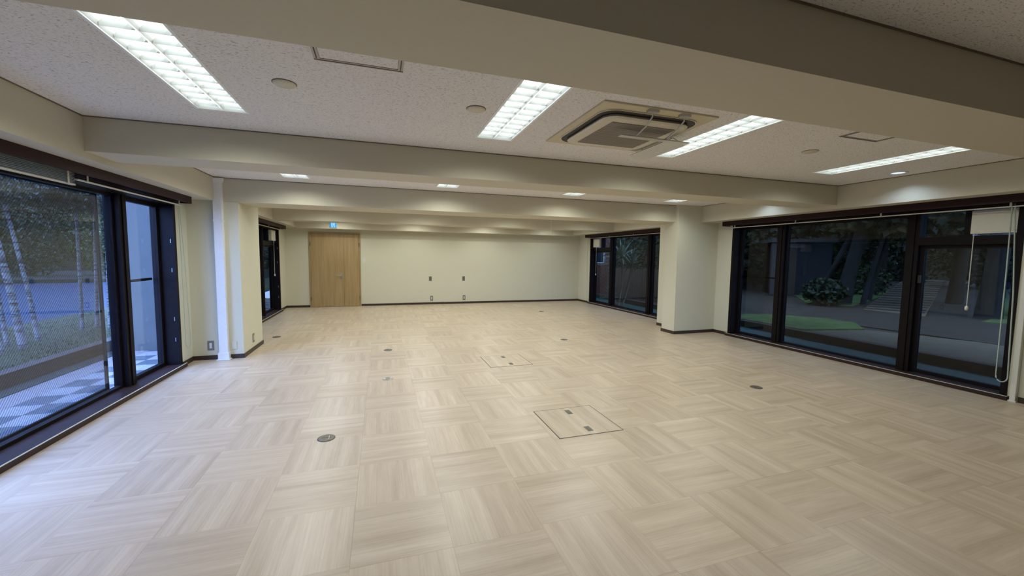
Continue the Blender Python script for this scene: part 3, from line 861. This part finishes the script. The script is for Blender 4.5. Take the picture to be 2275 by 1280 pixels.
def floor_outlet(x, y, r, mat, label, kind):
    t = thing('floor_outlet', label, 'floor outlet', (x, y, 0.0002), 0, 'round floor outlets')
    MB().lathe([(r, 0.0), (r, 0.003), (r - 0.006, 0.006), (r - 0.012, 0.006)], 28).build('rim', 'steel' if kind else mat, t, True)
    lid = MB().lathe([(r - 0.012, 0.0045), (r - 0.013, 0.0055)], 28).build('lid', mat, t)
    if kind:
        for s in (-1, 1):
            MB().lathe([(0.016, 0.0055), (0.016, 0.011), (0.008, 0.014)], 12, (s * 0.036, -0.01, 0)).build('cap', 'white_plastic', lid, True)  # two socket holes, their glints put in as white
    else:
        MB().box((-r * 0.55, -0.004, 0.0055), (r * 0.55, 0.004, 0.0068)).build('flap_seam', 'groove_dark', lid)
        MB().box((r * 0.28, -r * 0.45, 0.0055), (r * 0.36, r * 0.45, 0.0072)).build('flap_lip', 'steel', lid)
for x, y, r, mt, lb, kd in ((-0.44, 3.50, 0.068, 'lid_grey', 'round grey floor outlet lid nearest the camera on the left', 0), (0.068, 5.023, 0.064, 'lid_blue_steel', 'round blue-steel floor outlet with white glints on its two socket holes', 1),
        (0.095, 6.579, 0.064, 'lid_grey', 'round grey floor outlet lid behind the blue-steel one', 0), (3.156, 6.594, 0.064, 'lid_grey', 'round grey floor outlet lid right of the farther floor hatch', 0),
        (4.20, 10.237, 0.07, 'lid_grey', 'round grey floor outlet lid farthest away near the far right corner', 0), (4.176, 3.515, 0.066, 'lid_grey', 'round grey floor outlet lid in front of the right window', 0),
        (-1.80, 8.144, 0.07, 'lid_grey', 'round floor outlet lid just behind the left pier', 0)):
    floor_outlet(x, y, r, mt, lb, kd)

# ================================================================== outside
# left terrace: pink border tiles, slate and pale checker
ter = tag(MB().box((-4.0, -6.2, -0.35), (XL - 0.25, 16.0, -0.058)).build('terrace_ground', 'mortar_grey'), 'terrace paving outside the left windows', kind='structure')
def paver_mesh(w, h, mat): return MB().box((-w / 2 + 0.002, -h / 2 + 0.002, -0.012), (w / 2 - 0.002, h / 2 - 0.002, 0)).mesh('paving_tile', mat)
PM = {('slate', c): paver_mesh(c, 0.302, 'tile_slate') for c in (0.28, 0.27)}
PM.update({('pale', c): paver_mesh(c, 0.302, 'tile_pale') for c in (0.28, 0.27, 0.205)})
PM['pink'] = paver_mesh(0.30, 0.604, 'tile_pink')
PT = 0.302
for j in range(-2, 38):
    y = 3.43 + PT * j
    for ci, (xc, wdt) in enumerate(((-2.853, 0.205), (-3.09, 0.28), (-3.365, 0.27))):
        kind = 'pale' if ci == 0 else ('slate' if (j + ci) % 2 == 0 else 'pale')
        o = link('paving_tile', PM[(kind, wdt)], ter); o.location = (xc, y + PT / 2, -0.048)
    if j % 2 == 0:
        o = link('paving_tile', PM['pink'], ter); o.location = (-3.65, y + PT, -0.048)
pw = thing('terrace_partition', 'pale partition wall closing the terrace beyond the left window', 'partition', (-3.34, 7.75, -0.05))
MB().box((-0.59, 0, 0), (0.59, 0.15, 2.7)).build('wall_panel', 'outer_pale', pw)
MB().box((0.18, -0.06, 0), (0.52, 0, 2.7)).build('pilaster', 'outer_render', pw)
tag(MB().box((-4.0, -6.2, -0.05), (-3.81, 16.0, -0.044)).build('gutter', 'gutter_green'), 'dark green gutter between terrace and kerb', 'gutter')
tag(MB().box((-4.16, -6.2, -0.35), (-4.0, 16.0, 0.126)).build('terrace_kerb', 'kerb_concrete', bevel=0.008), 'low brown kerb edging the terrace grass', 'kerb')
# lawn sloping to the lake
lw = MB()
NX, NY = 14, 26
def lawn_z(x, y):
    d = max(0.0, -4.16 - x)
    return 0.115 - 0.515 * (d / 4.7) ** 1.5
vx = []
for i in range(NX + 1):
    for j in range(NY + 1):
        x = -4.16 - 4.8 * (i / NX); y = -7 + 40 * j / NY
        vx.append((x, y, lawn_z(x, y) + random.uniform(-0.01, 0.01)))
lw.v = vx
lw.f = [(i * (NY + 1) + j, (i + 1) * (NY + 1) + j, (i + 1) * (NY + 1) + j + 1, i * (NY + 1) + j + 1) for i in range(NX) for j in range(NY)]
tag(lw.build('lawn', 'lawn', None, True), 'grass bank sloping to the water outside the left window', kind='stuff')
gb = MB(); rg = random.Random(5)
for k in range(15000):
    x = -4.17 - 4.2 * rg.random() ** 1.5; y = rg.uniform(3.5, 15)
    z = lawn_z(x, y); h = rg.uniform(0.015, 0.04); a = rg.uniform(0, 6.28); w_ = 0.004
    dx, dy = math.cos(a) * w_, math.sin(a) * w_
    gb.poly([(x - dx, y - dy, z), (x + dx, y + dy, z), (x + rg.uniform(-0.03, 0.03), y + rg.uniform(-0.03, 0.03), z + h)])
tag(gb.build('grass', 'blade_green'), 'grass blades on the bank beyond the terrace kerb', kind='stuff')
tag(MB().box((-60, -40, -1.6), (-8.86, 90, -0.40)).build('lake', 'lake_water'), 'blue lake water beyond the birches', kind='stuff')

def leaves(m, c, rad, n, size, rng, flat=1.0):
    for _ in range(n):
        while True:
            p = Vector((rng.uniform(-1, 1), rng.uniform(-1, 1), rng.uniform(-1, 1)))
            if p.length < 1: break
        p = Vector(c) + Vector((p.x * rad[0], p.y * rad[1], p.z * rad[2]))
        a = Vector((rng.gauss(0, 1), rng.gauss(0, 1), rng.gauss(0, 1))).normalized()
        b = a.cross(Vector((rng.gauss(0, 1), rng.gauss(0, 1), rng.gauss(0, 1)))).normalized()
        s = size * rng.uniform(0.6, 1.3)
        m.poly([p - a * s * 0.5, p + b * s * 0.3, p + a * s * 0.5, p - b * s * 0.3])
def tree(name, label, group, base, top, r0, r1, clumps, leafmat, barkmat, nleaf, size, seed, branches=(), bend=0.0):
    rng = random.Random(seed)
    t = thing(name, label, 'tree', base, 0, group)
    B = Vector(base); T = Vector(top) - B
    path = []; rads = []
    for k in range(7):
        f = k / 6
        p = T * f + Vector((math.sin(f * 3.0) * bend, math.cos(f * 2.2) * bend * 0.6 - bend * 0.6, 0))
        path.append(p); rads.append(r0 + (r1 - r0) * f if k else r0 * 1.25)
    path[0] = Vector((0, 0, -0.3))
    MB().tube(path, rads, 10).build('trunk', barkmat, t, True)
    for bq in branches:
        MB().tube([Vector(p) - B for p in bq[0]], bq[1], 7).build('branch', barkmat, t, True)
    m = MB()
    for c, rad, wgt in clumps:
        leaves(m, Vector(c) - B, rad, int(nleaf * wgt), size, rng)
    tag(m.build('foliage', leafmat, t), kind='stuff')
    return t
BIRCH = [  # base on the bank, top, radius, words
    ((-4.94, 7.72), (-5.75, 7.6, 5.6), 0.042, 'thick white birch leaning left at the left picture edge'),
    ((-5.17, 8.37), (-5.95, 8.3, 5.4), 0.028, 'white birch just right of the thick one'),
    ((-5.43, 8.18), (-5.9, 8.0, 5.2), 0.024, 'slender birch left of the thick one'),
    ((-4.92, 7.30), (-5.3, 7.15, 5.0), 0.028, 'birch cut by the left picture edge'),
    ((-5.18, 9.32), (-5.2, 9.35, 5.2), 0.026, 'white birch mid-bank, leftmost of the far four'),
    ((-5.12, 9.60), (-5.05, 9.7, 5.4), 0.027, 'white birch mid-bank, second of the far four'),
    ((-4.80, 9.35), (-4.8, 9.4, 5.0), 0.022, 'thin birch mid-bank, third of the far four'),
    ((-4.59, 9.30), (-4.7, 9.3, 5.1), 0.025, 'thin birch nearest the window mullion'),
]
for i, (b, tp, r, lb) in enumerate(BIRCH):
    bz = lawn_z(*b)
    cl = [((tp[0] * 0.55 + b[0] * 0.45, tp[1] * 0.55 + b[1] * 0.45, 2.7), (0.9, 1.1, 0.55), 0.55), ((tp[0] * 0.75 + b[0] * 0.25, tp[1], 3.2), (0.9, 1.1, 0.5), 0.45)]
    tree('birch_tree', lb, 'birches on the bank', (b[0], b[1], bz), tp, r, r * 0.55, cl, 'leaf_birch', 'birch_bark', 6500, 0.05, 20 + i, bend=0.04)
far = [(-37, 33, 10), (-31, 34, 11), (-26.5, 36, 12), (-22.5, 36, 11), (-18.5, 37, 12), (-14.5, 38, 12), (-10.5, 38, 11), (-42, 27, 11)]
flab = ['dark leafy tree on the far shore, second from left', 'dark leafy tree on the far shore, third from left', 'tall dark tree on the far shore, fourth from left', 'dark tree on the far shore behind the thick birch', 'tall dark tree on the far shore right of the thick birch', 'tall dark tree on the far shore near the mullion', 'dark tree on the far shore behind the mullion', 'dark leafy tree on the far shore, leftmost']
for i, (x, y, h) in enumerate(far):
    tree('shore_tree', flab[i], 'trees beyond the lake', (x, y, -0.2), (x, y, h * 0.8), 0.2, 0.1,
         [((x, y, h * 0.25), (3.0, 2.2, h * 0.27), 0.5), ((x, y, h * 0.7), (2.6, 2.2, h * 0.3), 0.5)], 'leaf_dark' if i % 2 else 'leaf_mid', 'bark_dark', 16000, 0.20, 60 + i)
for i, (x, y, h, lb) in enumerate(((-4.9, 11.6, 2.9, 'dense green bush added to darken the far left window'), (-5.1, 14.0, 3.1, 'dense green bush added at the terrace end'), (-4.6, 16.6, 3.2, 'dense bush added past the terrace paving'))):
    t = thing('added_bush', lb, 'bush', (x, y, lawn_z(x, y)), 0, 'bushes added to darken the far left window')
    m = MB(); leaves(m, (0, 0, h * 0.55), (0.7, 1.2, h * 0.52), 2600, 0.15, random.Random(230 + i)); tag(m.build('foliage', 'leaf_dark', t), kind='stuff')
    MB().tube([(0, 0, -0.05), (0.02, 0, h * 0.7)], [0.05, 0.02], 6).build('stem', 'bark_dark', t)  # bushes added to block the sky and darken the far left window
tag(MB().prism([(-3, 34, -0.39), (-60, 24, -0.39), (-60, 70, -0.39), (-3, 70, -0.39)][::-1], (0, 0, 0.2)).build('far_shore_lawn', 'hill_wood'), 'low grassy far shore of the lake', kind='stuff')

# right balcony, kerb and garden
tag(MB().box((XR + 0.25, -3.2, -0.35), (7.92, 16, -0.05)).build('balcony_floor', 'balcony_paint'), 'green painted balcony floor outside the right windows', kind='structure')
tag(MB().box((7.92, -3.2, -0.35), (8.10, 16, 0.09)).build('balcony_kerb', 'kerb_concrete', bevel=0.008), 'low brown kerb along the balcony', 'kerb')
tag(MB().box((8.10, -6, -0.35), (60, 60, 0.05)).build('garden_ground', 'soil'), 'dark garden soil outside the right windows', kind='structure')
def patch(name, pts, mat, z, label, cat=None, kind=None):
    o = MB().prism([(x, y, 0.04) for x, y in pts], (0, 0, z - 0.04)).build(name, mat)
    return tag(o, label, cat, kind=kind)
patch('gravel_strip', [(8.10, -3), (10.0, -3), (10.2, 4.2), (9.6, 5.6), (8.10, 5.9)], 'gravel_pale', 0.065, 'pale gravel strip along the balcony kerb', kind='stuff')
patch('garden_road', [(10.0, -3), (13.2, -3), (13.6, 7.5), (12.4, 8.6), (9.9, 7.0), (10.2, 4.2)], 'asphalt', 0.07, 'dark asphalt drive crossing the garden', kind='structure')
patch('garden_lawn', [(8.2, 5.95), (9.6, 5.65), (10.35, 6.3), (10.4, 7.0), (9.6, 7.9), (8.2, 8.2)], 'verge_green', 0.08, 'rounded lawn patch beside the balcony kerb', kind='stuff')
patch('garden_lawn', [(13.6, 5.6), (15.4, 6.0), (24, 9.9), (40, 17), (40, 12), (16, 3.5)], 'verge_green', 0.08, 'grass verge right of the garden path', kind='stuff')
patch('garden_lawn', [(13.9, 8.6), (19.5, 10.9), (26, 14.2), (24, 16.5), (16, 12.0), (13.4, 9.6)], 'verge_green', 0.08, 'grass verge left of the garden path', kind='stuff')
pth = tag(MB().prism([(13.3, 6.5, 0.05), (13.3, 7.9, 0.05), (40, 21.0, 0.05), (40, 18.6, 0.05)], (0, 0, 0.04)).build('garden_path', 'gravel_warm'), 'pale garden path with dark tree-shadow bands leading away', 'path')
dirv = Vector((26.7, 12.5, 0)).normalized(); nrm = Vector((-dirv.y, dirv.x, 0))
s_ = 0.7
for k in range(16):
    c = Vector((13.3, 7.2, 0.09)) + dirv * s_
    wdt = 0.60 + 0.016 * s_; th = 0.28 + 0.05 * s_
    m = MB().prism([c - nrm * wdt - dirv * th / 2, c - nrm * wdt + dirv * th / 2, c + nrm * wdt + dirv * th / 2, c + nrm * wdt - dirv * th / 2], (0, 0, 0.012))
    m.build('shadow_band', 'gravel_shadow', pth)  # dark bands stand in for tree shadows lying across the path
    s_ += 0.75 + 0.11 * s_
GT = [  # dark garden trees
    ((14.3, 9.15), (15.3, 9.0, 5.5), 0.21, 'thick dark tree trunk left of the garden path', []),
    ((13.9, 9.75), (16.2, 9.4, 4.6), 0.10, 'dark leaning tree left of the thick trunk', []),
    ((14.6, 8.75), (15.6, 8.6, 4.5), 0.07, 'thin dark tree just right of the thick trunk', []),
    ((16.8, 9.9), (17.9, 9.7, 4.8), 0.09, 'thin dark tree behind the thick trunk', []),
    ((18.8, 8.45), (18.9, 8.4, 5.0), 0.20, 'dark tree right of the garden path', []),
    ((14.7, 5.95), (14.8, 5.9, 5.5), 0.22, 'large dark tree at the right end of the window', []),
    ((21.5, 12.2), (22.0, 12.5, 5.0), 0.16, 'distant dark tree beside the path', []),
    ((24.0, 9.5), (24.0, 9.6, 6.0), 0.2, 'distant dark tree beyond the grass verge', []),
]
for i, (b, tp, r, lb, br) in enumerate(GT):
    tree('garden_tree', lb, 'garden trees outside the right window', (b[0], b[1], 0.06), tp, r, r * 0.6,
         [((tp[0], tp[1], 3.0), (1.5, 1.5, 0.7), 0.5), ((tp[0], tp[1], 4.4), (2.0, 2.0, 1.2), 0.5)], 'leaf_dark' if i % 3 else 'leaf_mid', 'bark_dark', 1500, 0.28, 90 + i, br, bend=0.12)
for i, (x, y, rr, lb) in enumerate(((13.5, 9.15, 0.6, 'pale green shrub at the foot of the leaning tree'), (11.5, 12.6, 0.8, 'dark shrub beyond the rounded lawn'), (19.5, 11.6, 0.9, 'shrub by the path bend'), (16.4, 5.4, 0.8, 'shrub by the large dark tree'))):
    t = thing('shrub', lb, 'shrub', (x, y, 0.06), 0, 'garden shrubs')
    m = MB(); leaves(m, (0, 0, rr * 0.7), (rr, rr, rr * 0.75), 900, 0.16, random.Random(130 + i)); tag(m.build('foliage', 'leaf_mid', t), kind='stuff')
    MB().tube([(0, 0, -0.05), (0, 0.02, rr)], [0.04, 0.02], 6).build('stem', 'bark_dark', t)
hedge_spots = [(27, 7), (32, 12.5), (29, 20), (25, 22), (20, 18.5), (16.5, 16.5), (13, 16.5), (36, 19), (24, 16.2), (26, 2)]
for i, (x, y) in enumerate(hedge_spots):
    tree('woodland_tree', ['dense dark woodland tree in the far background, right', 'dense dark woodland tree at the end of the path', 'dense dark woodland tree left of the path end', 'dense dark woodland tree in the far left background', 'dense dark woodland tree behind the shed', 'dense dark woodland tree left behind the shed', 'dense dark woodland tree behind the fence', 'dense dark tree farthest along the path', 'dense dark tree between shed and path end', 'dense dark tree at far right beyond the verge'][i],
         'woodland behind the garden', (x, y, 0.06), (x, y, 6.5), 0.2, 0.1, [((x, y, 2.2), (3.2, 3.2, 2.2), 0.55), ((x, y, 6.0), (3.8, 3.8, 2.8), 0.45)], 'leaf_dark', 'bark_dark', 6500, 0.32, 160 + i)
def hill(name, pts, h, label, seed):
    rng = random.Random(seed); m = MB(); n = len(pts)
    rows = [(0.0, 0.0), (0.25, 0.55), (0.6, 0.85), (1.0, 1.0)]
    for i, (x, y, dx, dy) in enumerate(pts):
        hh = h * rng.uniform(0.85, 1.15)
        for f, g in rows: m.v.append((x + dx * f, y + dy * f, -0.8 + hh * g + (rng.uniform(-0.5, 0.5) if g else 0)))
    k = len(rows)
    m.f = [(i * k + j, (i + 1) * k + j, (i + 1) * k + j + 1, i * k + j + 1) for i in range(n - 1) for j in range(k - 1)]
    return tag(m.build(name, 'hill_wood', None, True), label, kind='structure')
hp = []
for k in range(15):
    a = R(-20 + 7.5 * k); hp.append((44 * math.cos(a), 44 * math.sin(a), 14 * math.cos(a), 14 * math.sin(a)))
hill('wooded_hill', hp, 11.0, 'dark wooded slope closing the view behind the garden', 1)
hp = []
for k in range(15):
    a = R(92 + 7.0 * k); hp.append((52 * math.cos(a), 52 * math.sin(a), 14 * math.cos(a), 14 * math.sin(a)))
hill('wooded_hill', hp, 16.0, 'dark wooded slope across the lake', 2)
# navy shed with a door
sh = thing('garden_shed', 'dark navy garden shed with a door and pale pillar beyond the lawn', 'shed', (16.2, 11.85, 0.05), R(-34))
MB().box((-0.95, 0, 0), (0.95, 1.6, 2.15)).build('shed_wall', 'shed_navy', sh)
MB().box((-1.15, -0.05, 0), (-0.95, 0.15, 2.15)).build('pillar', 'shed_grey', sh)
MB().box((-1.2, -0.15, 2.15), (1.05, 1.75, 2.28)).build('shed_roof', 'shed_grey', sh)
dd = MB().box((-0.75, -0.03, 0), (0.15, 0, 1.9)).build('shed_door', 'shed_navy', sh)
MB().box((-0.66, -0.06, 0.68), (-0.60, -0.03, 0.84)).build('door_handle', 'white_plastic', dd)
MB().box((-0.55, -0.05, 1.93), (0.0, -0.01, 2.1)).build('vent_panel', 'shed_grey', sh)
# deep canopy added over the balcony to keep sky light off the right side
tag(MB().box((XR + 0.25, -3.2, 2.42), (9.3, 7.4, 2.56)).build('added_canopy', 'outer_render'), 'flat canopy added over the balcony to shade the right side', 'canopy')
# fence, brick house and yucca seen through the far right window
fe = thing('board_fence', 'brown vertical board fence outside the far right window', 'fence', (8.6, 8.9, 0.05))
for k in range(36):
    MB().box((0, 0.135 * k, 0), (0.022, 0.135 * k + 0.125, 1.05 + 0.01 * (k % 3))).build('fence_board', 'fence_wood', fe)
for z in (0.25, 0.8):
    MB().box((0.022, 0, z), (0.06, 4.85, z + 0.09)).build('fence_rail', 'fence_wood', fe)
bh = thing('brick_house', 'red brick house corner with a window beyond the far right window', 'house', (8.0, 14.1, -0.05))
MB().box((-1.2, 0.02, 0), (0.72, 1.2, 4.5)).build('wall_core', 'mortar_grey', bh)
bm_ = MB().box((-0.10, 0, -0.032), (0.10, 0.022, 0.032)).mesh('brick', 'brick_red')
nb_ = 0
for r_ in range(34):
    for c_ in range(9):
        zz = 0.04 + r_ * 0.075; xx = -1.09 + c_ * 0.212 + (0.106 if r_ % 2 else 0)
        if xx > 0.66 or (1.30 < zz < 2.05 and -0.35 < xx < 0.5) or nb_ >= 290: continue
        o = link('brick', bm_, bh); o.location = (xx, 0, zz); nb_ += 1
wn = MB().box((-0.28, 0.0, 1.33), (0.42, 0.03, 2.02)).build('window_frame', 'white_paint', bh)
MB().box((-0.24, -0.004, 1.37), (0.38, 0.002, 1.98)).build('pane', 'lake_water', wn)
def yucca(base, label, heads, seed):
    rng = random.Random(seed)
    t = thing('yucca_plant', label, 'plant', base, 0)
    for pth_, rad, nl, ln in heads:
        MB().tube(pth_, [0.035, 0.03, 0.026][:len(pth_)] if len(pth_) <= 3 else [0.035 - 0.003 * i for i in range(len(pth_))], 7).build('stem', 'yucca_bark', t, True)
        c = Vector(pth_[-1])
        for k in range(nl):
            az = rng.uniform(0, 6.28); el = rng.uniform(-0.5, 1.35); l_ = ln * rng.uniform(0.75, 1.15)
            d = Vector((math.cos(az) * math.cos(el), math.sin(az) * math.cos(el), math.sin(el)))
            sd = d.cross(Vector((0, 0, 1))).normalized() * 0.022
            mid = c + d * l_ * 0.55; tip = c + d * l_ + Vector((0, 0, -0.10 * l_))
            m = MB(); m.poly([c - sd * 0.6, mid - sd, tip, mid + sd, c + sd * 0.6]); th_ = Vector((0, 0, 0.004))
            m.poly([p + th_ for p in (c + sd * 0.6, mid + sd, tip, mid - sd, c - sd * 0.6)])
            m.build('sword_leaf', 'leaf_yucca', t)
yucca((7.35, 11.25, -0.05), 'tall spiky yucca on branching stems outside the far right window', [
    ([(0, 0.1, 0), (0.05, 0.0, 0.7), (0.05, 0.05, 1.55)], 0.03, 60, 0.75), ([(0.05, -0.05, 0), (0.02, -0.35, 0.6), (0.1, -0.45, 1.35)], 0.03, 40, 0.6), ([(0, 0.2, 0), (0.0, 0.5, 0.5), (0.0, 0.62, 1.7)], 0.03, 40, 0.6), ([(0, 0.3, 0), (0, 0.55, 0.35)], 0.03, 24, 0.45)], 3)
lf_m = MB()
for i, (x, y, h, lb) in enumerate(((9.3, 9.6, 2.6, 'leafy green bush behind the board fence, near'), (9.5, 11.4, 2.9, 'leafy green bush behind the board fence, middle'), (9.7, 13.2, 2.7, 'leafy green bush behind the board fence, far'))):
    t = thing('tall_bush', lb, 'bush', (x, y, 0.05), 0, 'bushes behind the fence')
    m = MB(); leaves(m, (0, 0, h * 0.6), (0.55, 1.1, h * 0.5), 1500, 0.14, random.Random(200 + i)); tag(m.build('foliage', 'leaf_dark', t), kind='stuff')
    MB().tube([(0, 0, -0.05), (0.02, 0, h * 0.7)], [0.05, 0.02], 6).build('stem', 'bark_dark', t)
